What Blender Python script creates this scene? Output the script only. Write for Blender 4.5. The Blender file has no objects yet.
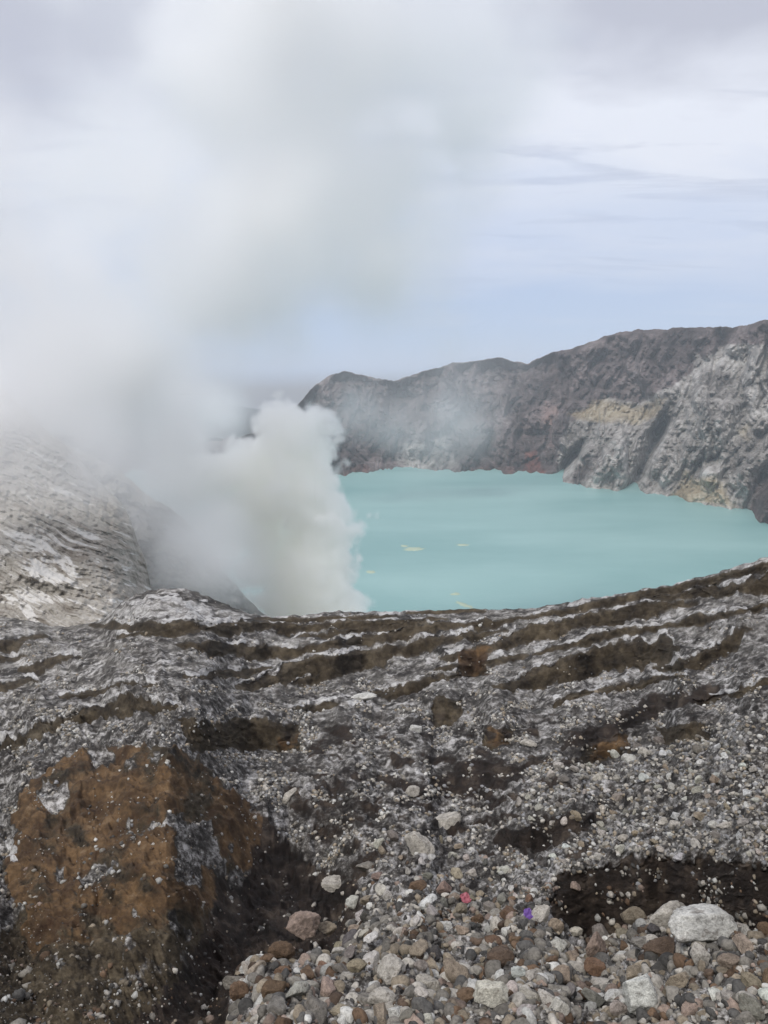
import bpy, math, random, time
import numpy as np
from mathutils import Vector, Matrix, Euler, Quaternion
T0 = time.time()
rng = np.random.default_rng(7)
random.seed(7)
sc = bpy.context.scene
col = sc.collection
R = math.radians

# ------------------------------------------------------------------ camera geometry
F = 781.0                      # focal length, in pixels of a 768x1024 picture
PITCH = math.atan(147 / F)     # looking slightly down
H = 120.0                      # eye height above the lake
CP, SP = math.cos(PITCH), math.sin(PITCH)

def world(px, py, Y):
    """point on the line of sight (px,py) at ground distance Y; works on arrays"""
    u = (px - 384.0) / F; v = (512.0 - py) / F
    dy = CP + v * SP; dz = -SP + v * CP
    k = Y / dy
    return u * k, Y + 0 * k, H + dz * k

def shore_Y(py):
    v = (512.0 - py) / F
    return -H * (CP + v * SP) / (-SP + v * CP)

# ------------------------------------------------------------------ noise
_g = np.random.default_rng(11)
_a = _g.uniform(0, 2 * math.pi, (256, 256)); GX, GY = np.cos(_a).astype(np.float32), np.sin(_a).astype(np.float32)
def perlin(x, y, s=0):
    x = np.asarray(x, np.float32) + 17.3 * s; y = np.asarray(y, np.float32) + 9.7 * s
    xi = np.floor(x).astype(np.int32); yi = np.floor(y).astype(np.int32)
    xf = x - xi; yf = y - yi
    u = xf * xf * xf * (xf * (xf * 6 - 15) + 10); v = yf * yf * yf * (yf * (yf * 6 - 15) + 10)
    a0 = (xi + 31 * s) & 255; b0 = (yi + 57 * s) & 255; a1 = (a0 + 1) & 255; b1 = (b0 + 1) & 255
    n00 = GX[a0, b0] * xf + GY[a0, b0] * yf
    n10 = GX[a1, b0] * (xf - 1) + GY[a1, b0] * yf
    n01 = GX[a0, b1] * xf + GY[a0, b1] * (yf - 1)
    n11 = GX[a1, b1] * (xf - 1) + GY[a1, b1] * (yf - 1)
    return ((n00 * (1 - u) + n10 * u) * (1 - v) + (n01 * (1 - u) + n11 * u) * v) * 1.5
def fbm(x, y, o=4, s=0, g=.5, l=2.03, ridged=False):
    t = 0; a = 1; n = 0
    for k in range(o):
        p = perlin(x, y, s + k * 3)
        if ridged: p = 1 - 2 * np.abs(p)
        t = t + a * p; n += a; a *= g; x = x * l; y = y * l
    return t / n
def sst(a, b, x):
    t = np.clip((x - a) / (b - a), 0, 1); return t * t * (3 - 2 * t)
def poly_y(pts, x):
    p = np.array(pts, float); return np.interp(x, p[:, 0], p[:, 1])
def smooth_poly(pts, x, w=10):
    return sum(poly_y(pts, x + d) for d in (-w, -w / 2, 0, w / 2, w)) / 5
def inside(pts, X, Y, soft=4.0):
    """soft mask (0..1) of a polygon given in picture units"""
    p = np.array(pts, float)
    out = np.zeros(X.shape, np.float32)
    m = (X > p[:, 0].min() - 30) & (X < p[:, 0].max() + 30) & (Y > p[:, 1].min() - 30) & (Y < p[:, 1].max() + 30)
    if not m.any(): return out
    x = X[m]; y = Y[m]
    d = np.full(x.shape, 1e9); c = np.zeros(x.shape, bool)
    n = len(p)
    for i in range(n):
        ax, ay = p[i]; bx, by = p[(i + 1) % n]
        ex, ey = bx - ax, by - ay
        t = np.clip(((x - ax) * ex + (y - ay) * ey) / (ex * ex + ey * ey), 0, 1)
        d = np.minimum(d, (x - ax - t * ex) ** 2 + (y - ay - t * ey) ** 2)
        if ay != by:
            c ^= ((ay > y) != (by > y)) & (x < (bx - ax) * (y - ay) / (by - ay) + ax)
    d = np.sqrt(d) * np.where(c, 1, -1)
    out[m] = sst(-soft, soft, d)
    return out

# ------------------------------------------------------------------ scene helpers
def mesh_from(name, V, faces, mats, smooth=True, attrs=None):
    """faces: (n,3) or (n,4) int array"""
    me = bpy.data.meshes.new(name)
    V = np.ascontiguousarray(V, np.float32); faces = np.ascontiguousarray(faces, np.int32)
    k = faces.shape[1]
    me.vertices.add(len(V)); me.vertices.foreach_set('co', V.ravel())
    me.loops.add(faces.size); me.loops.foreach_set('vertex_index', faces.ravel())
    me.polygons.add(len(faces)); me.polygons.foreach_set('loop_start', np.arange(0, faces.size, k, dtype=np.int32))
    me.update(calc_edges=True)
    if smooth: me.polygons.foreach_set('use_smooth', np.ones(len(faces), bool))
    for n, a in (attrs or {}).items():
        a = np.asarray(a, np.float32)
        if a.ndim == 1:
            at = me.attributes.new(n, 'FLOAT', 'POINT'); at.data.foreach_set('value', a)
        else:
            at = me.attributes.new(n, 'FLOAT_COLOR', 'POINT')
            at.data.foreach_set('color', np.concatenate([a, np.ones((len(a), 1), np.float32)], 1).ravel())
    for m in (mats if isinstance(mats, (list, tuple)) else [mats]): me.materials.append(m)
    return me
def link(name, data, loc=(0, 0, 0), kind=None, label=None, cat=None, group=None, parent=None):
    o = bpy.data.objects.new(name, data); col.objects.link(o); o.location = loc
    if kind: o['kind'] = kind
    if label: o['label'] = label
    if cat: o['category'] = cat
    if group: o['group'] = group
    if parent: o.parent = parent
    return o
def grid_faces(nr, nc):
    i = np.arange(nr * nc).reshape(nr, nc)
    return np.stack([i[:-1, :-1].ravel(), i[1:, :-1].ravel(), i[1:, 1:].ravel(), i[:-1, 1:].ravel()], 1)

# ------------------------------------------------------------------ materials
class NT:
    def __init__(s, tree): s.t = tree
    def n(s, typ, ins=None, **kw):
        nd = s.t.nodes.new(typ)
        for k, v in kw.items(): setattr(nd, k, v)
        for k, v in (ins or {}).items():
            if isinstance(v, bpy.types.NodeSocket): s.t.links.new(v, nd.inputs[k])
            else: nd.inputs[k].default_value = v
        return nd
    def m(s, op, a, b=0.0, c=None):
        nd = s.t.nodes.new('ShaderNodeMath'); nd.operation = op
        for i, v in enumerate((a, b) if c is None else (a, b, c)):
            if isinstance(v, bpy.types.NodeSocket): s.t.links.new(v, nd.inputs[i])
            else: nd.inputs[i].default_value = v
        return nd.outputs[0]
    def noise(s, vec, scale, detail=4, rough=.55, dist=0.0, out='Fac'):
        nd = s.n('ShaderNodeTexNoise', {'Scale': scale, 'Detail': detail, 'Roughness': rough, 'Distortion': dist})
        if vec is not None: s.t.links.new(vec, nd.inputs['Vector'])
        return nd.outputs[out]
    def ramp(s, fac, stops, interp='LINEAR'):
        nd = s.t.nodes.new('ShaderNodeValToRGB'); nd.color_ramp.interpolation = interp
        cr = nd.color_ramp
        while len(cr.elements) < len(stops): cr.elements.new(.5)
        for e, (p, c) in zip(cr.elements, stops):
            e.position = p; e.color = (c, c, c, 1) if not hasattr(c, '__len__') else (*c, 1)
        s.t.links.new(fac, nd.inputs[0]); return nd.outputs[0]
    def mix(s, f, a, b, blend='MIX'):
        nd = s.t.nodes.new('ShaderNodeMix'); nd.data_type = 'RGBA'; nd.blend_type = blend
        for i, v in ((0, f), (6, a), (7, b)):
            if isinstance(v, bpy.types.NodeSocket): s.t.links.new(v, nd.inputs[i])
            else: nd.inputs[i].default_value = v if (i == 0 or len(v) == 4) else (*v, 1)
        return nd.outputs[2]
    def attr(s, name, out='Fac'):
        return s.n('ShaderNodeAttribute', attribute_name=name).outputs[out]
def material(name):
    m = bpy.data.materials.new(name); m.use_nodes = True
    m.node_tree.nodes.clear()
    return m, NT(m.node_tree)
ALB = .80
def finish(N, color, rough=.95, normal=None, spec=.2):
    color = N.mix(1.0, color, (ALB, ALB, ALB), 'MULTIPLY')
    b = N.n('ShaderNodeBsdfPrincipled', {'Base Color': color, 'Roughness': rough, 'Specular IOR Level': spec})
    if normal is not None: N.t.links.new(normal, b.inputs['Normal'])
    o = N.n('ShaderNodeOutputMaterial'); N.t.links.new(b.outputs[0], o.inputs[0])

def ash_material():
    """pale ash crust, brown soil where 'soil', orange where 'orange', near black where 'dark', white crust where 'white'"""
    m, N = material('ash_and_soil')
    sv = N.n('ShaderNodeAttribute', attribute_name='sv').outputs['Vector']   # rest coordinates with an even grain
    flat = N.n('ShaderNodeMapping', {'Vector': sv, 'Scale': (1, .26, 1)}).outputs[0]
    fine = N.noise(flat, 105, 3, .7)
    mid = N.noise(flat, 30, 5, .65)
    gap_shade = N.noise(N.n('ShaderNodeMapping', {'Vector': flat, 'Rotation': (0, 0, .5), 'Scale': (.8, 1.25, 1)}).outputs[0], 52, 4, .7)
    big = N.noise(sv, 6, 5, .6)
    crust = N.ramp(N.m('ADD', N.m('MULTIPLY', fine, .55), N.m('MULTIPLY', mid, .45)),
                   [(.39, (.022, .019, .017)), (.47, (.085, .077, .068)), (.535, (.26, .248, .228)), (.62, (.58, .56, .53))])
    crust = N.mix(N.ramp(gap_shade, [(.40, .92), (.50, 0)]), crust, (.020, .017, .015))  # shadowed gaps between ash clumps, painted near black into the crust colour
    crust = N.mix(N.ramp(big, [(.46, 0), (.66, .32)]), crust, N.mix(fine, (.035, .031, .027), (.15, .14, .125)))
    soil = N.ramp(N.m('ADD', N.m('MULTIPLY', fine, .4), N.m('MULTIPLY', mid, .6)),
                  [(.36, (.018, .014, .010)), (.5, (.055, .043, .028)), (.66, (.13, .105, .07))])
    orange = N.ramp(N.m('ADD', N.m('MULTIPLY', fine, .3), N.m('MULTIPLY', N.noise(sv, 13, 7, .66), .7)),
                    [(.33, (.035, .018, .011)), (.47, (.078, .049, .027)), (.57, (.150, .092, .046)), (.7, (.24, .18, .115))])
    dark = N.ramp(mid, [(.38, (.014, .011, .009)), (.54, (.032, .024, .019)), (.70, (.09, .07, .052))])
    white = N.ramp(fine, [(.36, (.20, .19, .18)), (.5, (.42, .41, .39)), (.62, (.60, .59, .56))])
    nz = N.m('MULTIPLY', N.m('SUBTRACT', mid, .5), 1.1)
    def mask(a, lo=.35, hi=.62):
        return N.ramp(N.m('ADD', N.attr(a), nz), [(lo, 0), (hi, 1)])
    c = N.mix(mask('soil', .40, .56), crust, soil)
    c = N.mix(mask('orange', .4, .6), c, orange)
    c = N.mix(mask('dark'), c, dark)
    c = N.mix(mask('white', .5, .62), c, white)
    pale = N.attr('pale')
    c = N.mix(N.m('MULTIPLY', pale, .62), c, N.ramp(N.m('ADD', N.m('MULTIPLY', fine, .5), N.m('MULTIPLY', mid, .5)), [(.40, (.10, .092, .08)), (.5, (.27, .255, .225)), (.6, (.46, .44, .40))]))
    h = N.m('ADD', N.m('MULTIPLY', mid, .6), N.m('MULTIPLY', fine, .3))
    bp = N.n('ShaderNodeBump', {'Height': h, 'Strength': .55, 'Distance': .05})
    finish(N, c, .95, bp.outputs[0], .15)
    return m
M_ASH = ash_material()

def wall_material():
    m, N = material('crater_rock')
    sv = N.n('ShaderNodeAttribute', attribute_name='sv').outputs['Vector']
    fine = N.noise(sv, 90, 4, .7)
    mid = N.noise(N.n('ShaderNodeMapping', {'Vector': sv, 'Scale': (1.25, .6, .75)}).outputs[0], 17, 6, .62)
    f = N.m('ADD', N.m('MULTIPLY', fine, .45), N.m('MULTIPLY', mid, .55))
    dark = N.ramp(f, [(.38, (.03, .023, .022)), (.5, (.098, .076, .070)), (.6, (.21, .175, .165))])
    pale = N.ramp(f, [(.38, (.09, .08, .07)), (.5, (.27, .25, .225)), (.6, (.50, .48, .445))])
    yel = N.ramp(f, [(.38, (.13, .10, .055)), (.5, (.30, .23, .12)), (.64, (.45, .40, .28))])
    red = N.ramp(f, [(.38, (.06, .025, .02)), (.5, (.16, .062, .045)), (.62, (.36, .17, .11))])
    nz = N.m('MULTIPLY', N.m('SUBTRACT', mid, .5), .9)
    def mask(a, lo, hi): return N.ramp(N.m('ADD', N.attr(a), nz), [(lo, 0), (hi, 1)])
    c = N.mix(mask('pale', .35, .65), dark, pale)
    c = N.mix(N.m('MULTIPLY', mask('yellow', .35, .85), .7), c, yel)
    c = N.mix(N.m('MULTIPLY', mask('red', .4, .8), .9), c, red)
    bp = N.n('ShaderNodeBump', {'Height': f, 'Strength': .5, 'Distance': 1.2})
    finish(N, c, .95, bp.outputs[0], .1)
    return m
M_WALL = wall_material()

def slope_material():
    m, N = material('striped_ash_slope')
    sv = N.n('ShaderNodeAttribute', attribute_name='sv').outputs['Vector']
    st = N.n('ShaderNodeAttribute', attribute_name='streak').outputs['Vector']
    fine = N.noise(sv, 110, 4, .7); mid = N.noise(sv, 26, 5, .65)
    stre = N.noise(st, 9, 6, .7, .3)
    base = N.ramp(N.m('ADD', N.m('MULTIPLY', fine, .5), N.m('MULTIPLY', mid, .5)),
                  [(.34, (.22, .20, .17)), (.5, (.36, .335, .29)), (.66, (.50, .47, .42))])
    c = N.mix(N.ramp(stre, [(.38, .6), (.47, 0)]), base, (.15, .12, .09))
    c = N.mix(N.ramp(N.m('ADD', stre, N.m('MULTIPLY', N.attr('white'), .14)), [(.57, 0), (.62, .9)]), c, (.68, .66, .62))
    bp = N.n('ShaderNodeBump', {'Height': N.m('ADD', stre, fine), 'Strength': .35, 'Distance': .25})
    finish(N, c, .95, bp.outputs[0], .1)
    return m
M_SLOPE = slope_material()

def rock_material():
    m, N = material('loose_rock')
    oc = N.n('ShaderNodeTexCoord').outputs['Object']
    oi = N.n('ShaderNodeObjectInfo')
    vec = N.n('ShaderNodeVectorMath', {0: oc, 1: N.n('ShaderNodeCombineXYZ', {0: N.m('MULTIPLY', oi.outputs['Random'], 40.0)}).outputs[0]}, operation='ADD').outputs[0]
    a = N.noise(vec, 2.2, 5, .6); b = N.noise(vec, 14, 4, .7)
    c = N.mix(1.0, oi.outputs['Color'], N.ramp(a, [(.3, .55), (.5, .95), (.7, 1.25)]), 'MULTIPLY')
    c = N.mix(1.0, c, N.ramp(b, [(.3, .5), (.5, .98), (.75, 1.3)]), 'MULTIPLY')
    c = N.mix(N.ramp(N.noise(vec, 3.1, 4, .65, .5), [(.56, 0), (.66, .5)]), c, (.09, .065, .045))
    bp = N.n('ShaderNodeBump', {'Height': N.m('ADD', N.m('MULTIPLY', b, .5), a), 'Strength': .5, 'Distance': .12})
    finish(N, c, .9, bp.outputs[0], .2)
    return m
M_ROCK = rock_material()
def gravel_material():
    m, N = material('gravel')
    g = N.n('ShaderNodeAttribute', attribute_name='tone').outputs['Color']
    pos = N.n('ShaderNodeNewGeometry').outputs['Position']
    b = N.noise(pos, 60, 4, .7)
    c = N.mix(1.0, g, N.ramp(b, [(.3, .5), (.5, .95), (.72, 1.3)]), 'MULTIPLY')
    bp = N.n('ShaderNodeBump', {'Height': b, 'Strength': .35, 'Distance': .01})
    finish(N, c, .92, bp.outputs[0], .2)
    return m
M_GRAVEL = gravel_material()

# ------------------------------------------------------------------ foreground slope
RIDGE = [(-600, 590), (-80, 606), (0, 617), (60, 628), (100, 622), (122, 603), (140, 594), (165, 588), (190, 590), (222, 603), (250, 615), (268, 618),
         (330, 613), (400, 612), (520, 609), (560, 604), (600, 597), (650, 588), (700, 577), (768, 558), (900, 515), (1350, 420)]
RIDGE_Y = [(-600, 120), (0, 105), (100, 82), (150, 62), (200, 58), (300, 55), (400, 56), (520, 52), (768, 33), (1350, 16)]
NEAR_PY, NEAR_Y = 1180.0, 2.3
cx = np.concatenate([np.arange(-600, -280, 8.0), np.arange(-280, -40, 3.0), np.arange(-40, 808, .95), np.arange(808, 1060, 3.0), np.arange(1060, 1350, 8.0)])
rows = 860
vv = np.linspace(0, 1, rows)[:, None]                       # 0 nearest .. 1 ridge
PX = np.repeat(cx[None, :], rows, 0)
ridge = smooth_poly(RIDGE, cx, 6)[None, :] + 1.5 * perlin(cx / 9, cx * 0, 3)[None, :]
PY = NEAR_PY + (ridge - NEAR_PY) * vv
U = (NEAR_PY - PY) / (NEAR_PY - ridge)

# warped picture coordinates give every patch a ragged edge
wx = PX + 9 * fbm(PX / 26, PY / 20, 4, 5) + 3.0 * fbm(PX / 5, PY / 4, 2, 6)
wy = PY + 7 * fbm(PX / 30, PY / 20, 4, 8) + 3.0 * fbm(PX / 5, PY / 4, 2, 9)
soil = np.zeros(PX.shape, np.float32)
# long eroded strata under the ridge: ledges parallel to the ridge line
# each ledge: points (x, y, thickness) of its brown face as seen from the path
LEDGE = [
 [(262, 622, 4), (330, 621, 6), (392, 619, 4)], [(412, 615, 3), (450, 613, 5), (480, 612, 3)],
 [(250, 631, 7), (300, 632, 9), (360, 630, 6), (440, 625, 4)], [(300, 642, 2), (350, 637, 4), (420, 631, 3)],
 [(256, 652, 8), (310, 655, 7), (370, 646, 8), (440, 634, 6), (515, 621, 4)],
 [(245, 686, 10), (300, 672, 12), (360, 663, 9), (432, 648, 6), (500, 634, 4)],
 [(300, 684, 5), (340, 675, 9), (376, 667, 5)], [(368, 698, 5), (400, 690, 9), (458, 679, 5)], [(448, 660, 4), (510, 645, 5), (560, 634, 4)],
 [(440, 672, 3), (490, 663, 4), (520, 655, 4)],
 [(480, 632, 3), (520, 622, 4), (620, 598, 4), (700, 582, 5), (800, 560, 5)], [(560, 615, 3), (640, 597, 4), (760, 571, 5), (820, 556, 4)],
 [(512, 640, 7), (560, 629, 12), (600, 621, 16), (655, 611, 12), (690, 606, 4)],
 [(500, 690, 5), (530, 680, 16), (570, 671, 20), (620, 661, 24), (664, 654, 26), (668, 652, 20)],
 [(650, 600, 3), (700, 596, 9), (768, 584, 14), (820, 572, 12)], [(690, 628, 3), (730, 618, 6), (800, 600, 8)],
 [(660, 672, 4), (700, 660, 13), (736, 640, 16), (745, 632, 6)], [(540, 655, 3), (600, 643, 6), (700, 622, 4)],
 [(98, 626, 5), (150, 630, 9), (200, 629, 11), (262, 632, 8)], [(124, 638, 4), (160, 637, 6), (190, 634, 5)], [(183, 649, 6), (220, 650, 11), (262, 653, 9)],
 [(-20, 655, 8), (10, 650, 9), (40, 641, 5)], [(-20, 694, 8), (10, 690, 8), (30, 682, 4)], [(26, 674, 4), (50, 666, 7), (74, 659, 4)], [(-30, 668, 4), (0, 664, 5), (22, 660, 3)],
 [(-30, 756, 12), (20, 745, 13), (60, 729, 12), (100, 718, 14), (140, 713, 11), (172, 716, 6)], [(60, 700, 3), (110, 694, 5), (150, 690, 3)],
 [(190, 680, 3), (220, 676, 7), (262, 668, 6)], [(700, 706, 4), (740, 696, 6), (800, 680, 6)],
 [(300, 713, 3), (316, 711, 6), (330, 707, 4)], [(560, 705, 4), (620, 690, 7), (680, 680, 4)], [(380, 655, 3), (400, 652, 4), (450, 643, 3)],
]
rag = 2.2 * fbm(PX / 26, PY / 40, 3, 5) + 2.4 * fbm(PX / 7, PY / 9, 4, 6)
lip = np.zeros(PX.shape, np.float32)
for li, L in enumerate(LEDGE):
    L = np.array(L, float); x0, x1 = L[0, 0], L[-1, 0]
    yc = np.interp(cx, L[:, 0], L[:, 1]) ; hh = np.interp(cx, L[:, 0], L[:, 2]) / 2
    hh = hh * sst(-14, 4, cx - x0) * sst(-14, 4, x1 - cx) * (1.05 + .9 * fbm(cx / 17, cx * 0 + li * 3.7, 3, 7)) + .8
    ok = (cx > x0 - 14) & (cx < x1 + 14)
    dy = PY + rag * np.clip(hh / 4, .6, 1.6)[None, :] - yc[None, :]
    a = sst(-1.1, 1.1, hh[None, :] - np.abs(dy)) * ok[None, :] * sst(.9, 1.8, hh)[None, :]
    soil = np.maximum(soil, a)
    lp = sst(1.5, 0, np.abs(dy + hh[None, :] + 2.4) - 1.6) * ok[None, :] * sst(.9, 1.8, hh)[None, :] * sst(-.25, .1, fbm(PX / 22, PY / 30, 3, 16))
    lip = np.maximum(lip, lp)
PATCH = [
 ([(178, 728), (240, 722), (300, 730), (303, 752), (240, 758), (192, 757)], 1, 3),
 ([(458, 655), (487, 650), (487, 680), (455, 684)], 1, 2.5),
 ([(434, 699), (466, 697), (463, 720), (430, 733)], 1, 2.5),
 ([(486, 729), (513, 725), (512, 749), (482, 752)], 1, 2.5),
 ([(588, 744), (632, 734), (632, 757), (578, 770)], 1, 3),
 ([(652, 729), (700, 727), (706, 742), (662, 747)], 1, 3),
]
for pts, a, sf in PATCH: soil = np.maximum(soil, a * inside(pts, wx, wy, sf))
MOUND = [(10, 835), (22, 795), (55, 770), (110, 757), (160, 755), (200, 768), (226, 795), (243, 812), (268, 820), (262, 845), (228, 858), (214, 880), (205, 925), (180, 950), (140, 975), (100, 1010), (70, 1040), (35, 1010), (22, 940), (5, 880)]
mound = inside(MOUND, wx, wy, 7)
brownlow = inside([(0, 930), (40, 925), (70, 1000), (110, 1000), (160, 960), (200, 935), (170, 1000), (120, 1100), (0, 1180), (-60, 1100)], wx, wy, 10)
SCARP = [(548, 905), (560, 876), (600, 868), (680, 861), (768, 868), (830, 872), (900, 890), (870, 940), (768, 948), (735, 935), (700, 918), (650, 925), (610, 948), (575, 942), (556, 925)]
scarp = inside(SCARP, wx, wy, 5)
LEDGES_AND_SHADOWS = [  # dark ledge faces; some patches are shadows among pebbles painted as dark colour
 ([(492, 842), (545, 824), (592, 818), (600, 828), (556, 846), (500, 860)], 1),
 ([(560, 742), (620, 716), (650, 700), (720, 686), (722, 698), (660, 716), (610, 742), (560, 752)], .8),
 ([(430, 778), (470, 764), (520, 768), (525, 790), (470, 806), (430, 800)], .75),
 ([(300, 800), (350, 790), (375, 806), (352, 838), (318, 842)], .55),
]
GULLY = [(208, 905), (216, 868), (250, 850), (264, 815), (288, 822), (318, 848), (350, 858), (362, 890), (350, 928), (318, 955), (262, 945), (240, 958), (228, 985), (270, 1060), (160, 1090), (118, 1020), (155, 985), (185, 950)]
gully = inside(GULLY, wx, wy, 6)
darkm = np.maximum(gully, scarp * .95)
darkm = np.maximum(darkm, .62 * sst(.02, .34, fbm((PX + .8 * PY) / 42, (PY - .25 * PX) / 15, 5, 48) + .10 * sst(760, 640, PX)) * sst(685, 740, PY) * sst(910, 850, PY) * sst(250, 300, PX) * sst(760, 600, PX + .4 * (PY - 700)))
for pts, a in LEDGES_AND_SHADOWS: darkm = np.maximum(darkm, a * inside(pts, wx, wy, 4))
steep = np.maximum.reduce([soil * .95, scarp * .93, mound * .45, .8 * darkm * (gully < .5)])

# distance of every row: flat where the ground is flat, standing still on the steep faces
g_tab = np.interp(U, [0, .275, .49, .67, .845, 1], [0, .104, .232, .43, .70, 1])
w = np.gradient(g_tab, axis=0)
w = w * (1 - .96 * steep)
top_edge = np.clip(-np.gradient(steep, axis=0), 0, None)    # the tread behind each brink
w = w + .22 * top_edge * w.mean() * 14
w = np.clip(w, 1e-6, None)
cw = np.cumsum(w, 0); cw = (cw - cw[:1]) / (cw[-1:] - cw[:1])
# keep the column-wise drift small so the sheet has no tears
Ytop = smooth_poly(RIDGE_Y, cx, 25)[None, :]
cwb = (g_tab - g_tab[:1]) / (g_tab[-1:] - g_tab[:1])
def blur_cols(a, n):
    p = np.pad(a, ((0, 0), (n, n)), 'edge'); cs = np.cumsum(np.pad(p, ((0, 0), (1, 0))), 1)
    return (cs[:, 2 * n + 1:] - cs[:, :-(2 * n + 1)]) / (2 * n + 1)
dev = blur_cols(blur_cols(cw - cwb, 11), 7)
cw = cwb + dev
lnY = math.log(NEAR_Y) + np.log(Ytop / NEAR_Y) * cw + .011 * np.roll(soil, 1, 0) + .030 * scarp
# relief
TX = (PX - 384) / F; q = lnY
k1 = fbm(PX / 95, PY / 55, 4, 20)
k2 = fbm(PX / 30, PY / 17, 5, 24, ridged=True)
k3 = fbm(PX / 7.5, PY / 5, 4, 28)
gsoft = blur_cols(gully, 22); gsoft = blur_cols(gsoft.T.copy(), 22).T
k4 = fbm(PX / 48, PY / 14, 4, 38, ridged=True)
calm = 1 - .5 * mound - .5 * scarp
clump = np.clip(fbm(PX / 13, PY / 8, 4, 36), -.3, .5)
farc = .30 + .70 * sst(95, 240, PY - ridge)
relief = .016 * k1 + .011 * k2 * calm * (.35 + .65 * farc) + .0075 * k3 * calm * farc
relief += .014 * mound * sst(0, 1, mound) * np.exp(-((PX - 115) / 110) ** 2)
relief += mound * (.006 * fbm(PX / 15, PY / 34, 4, 51, ridged=True) + .004 * fbm(PX / 9, PY / 8, 3, 52))
relief += .022 * mound * (fbm((PX + .4 * PY) / 60, PY / 34, 3, 55, ridged=True) - .3)
rill = fbm((PX - .75 * PY) / 11 + .6 * fbm(PX / 40, PY / 30, 2, 54), (PY + .4 * PX) / 60, 3, 53, ridged=True)
relief += .007 * rill * sst(300, 180, PX) * sst(60, 110, PY - ridge) * (1 - mound) * (1 - gully)
relief -= .075 * gsoft
relief += (.013 * clump * farc + .008 * k4 * sst(640, 720, PY)) * (1 - steep)
# pile of rubble in front of the scarp
pile = np.exp(-((PX - 690) / 105) ** 2 - ((PY - 985) / 48) ** 2)
relief += .02 * pile
edge = sst(0, .03, 1 - vv)
relief *= (.25 + .75 * edge)
Y = np.exp(lnY)
X_, Y_, Z_ = world(PX, PY, Y)
Z_ = Z_ + Y * relief
X_ = X_ + Y * .004 * fbm(PX / 9, PY / 7, 3, 33)
FG = dict(X=X_, Y=Y_, Z=Z_, PX=PX, PY=PY, steep=steep, dark=darkm, soil=soil, mound=mound, gully=gully, scarp=scarp)

def natural(X, Y, Z):
    # coordinates whose grain grows with the distance from the viewpoint, equal in all three directions
    return np.stack([(X / Y).ravel(), np.log(Y).ravel(), ((Z - H) / Y).ravel()], 1)
def back_rows(X, Y, Z, n, reach, drop):
    """rows that carry a crest over and down its far side"""
    k = (np.linspace(0, 1, n + 1)[1:, None]) ** 1.5
    d = np.sqrt(X[-1:] ** 2 + Y[-1:] ** 2)
    f = 1 + k * reach / d
    return X[-1:] * f, Y[-1:] * f, Z[-1:] - k ** .9 * drop
bx, by, bz = back_rows(X_, Y_, Z_, 30, 130, 112)
XX = np.vstack([X_, bx]); YY = np.vstack([Y_, by]); ZZ = np.vstack([Z_, bz])
pad = lambda a, v=0.: np.vstack([a, np.full((30, a.shape[1]), v, np.float32)]).ravel()
PYe = np.vstack([PY, PY[-1:] - np.arange(1, 31)[:, None] * 2.])
PXe = np.vstack([PX, np.repeat(PX[-1:], 30, 0)])
sv = natural(XX, YY, ZZ)
white = np.zeros(PX.shape, np.float32)
for pts, a in [([(105, 618), (120, 604), (165, 590), (215, 604), (262, 622), (215, 628), (160, 622)], .8),
               ([(110, 630), (150, 634), (250, 636), (250, 641), (120, 637)], .6),
               ([(256, 640), (320, 638), (300, 650), (256, 652)], .6), ([(280, 618), (420, 612), (520, 612), (420, 620)], .5),
               ([(345, 706), (372, 702), (375, 712), (352, 716)], .8),
               ([(0, 640), (50, 630), (70, 636), (0, 655)], .6), ([(740, 742), (768, 735), (768, 748), (720, 760)], .5),
               ([(0, 845), (14, 850), (20, 885), (8, 870)], .8)]:
    white = np.maximum(white, a * inside(pts, wx, wy, 4))
white = np.maximum(white, .92 * lip)
white = white * (1 - soil) * sst(-.35, .1, fbm(PX / 30, PY / 5, 4, 47) + .1)
orange = np.clip(mound * (.62 + .55 * fbm(PX / 45, PY / 40, 4, 40)) , 0, 1) * sst(1010, 930, PY + .3 * PX - 20)
for pts in ([(455, 650), (490, 650), (490, 684), (455, 684)], [(588, 740), (632, 732), (632, 757), (590, 766)], [(486, 725), (514, 725), (512, 750), (484, 750)], [(275, 735), (303, 735), (303, 752), (275, 752)], [(220, 790), (268, 815), (262, 835), (225, 825)]):
    orange = np.maximum(orange, .55 * inside(pts, wx, wy, 5))
film = sst(.10, .26, -.5 * sst(792, 765, PY) * 0 + .22 * sst(800, 765, PY + .25 * np.abs(PX - 130)) + fbm(PX / 34, PY / 40, 5, 46) - .10 + .30 * np.exp(-((PX - 185) / 28) ** 2 - ((PY - 850) / 55) ** 2)) * mound
soilA = np.maximum.reduce([soil, mound * .9 * (1 - .8 * film), brownlow * .75])
orange = orange * (1 - .8 * film)
pale = .6 * sst(.0, .35, fbm(PX / 120, PY / 45, 3, 44)) * sst(300, 60, PX) * sst(720, 650, PY)
tread = sst(-.12, .25, fbm((PX + .3 * PY) / 60, (PY - .12 * PX) / 7, 4, 49)) * sst(125, 60, PY - ridge)
pale = np.maximum(pale, .75 * tread) * (1 - soilA)
V = np.stack([XX.ravel(), YY.ravel(), ZZ.ravel()], 1)
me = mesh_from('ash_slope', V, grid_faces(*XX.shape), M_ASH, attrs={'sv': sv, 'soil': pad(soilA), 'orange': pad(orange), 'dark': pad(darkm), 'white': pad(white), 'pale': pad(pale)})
link('ground', me, kind='structure', label='layered grey ash slope with brown eroded ledges', cat='ground')
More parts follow.
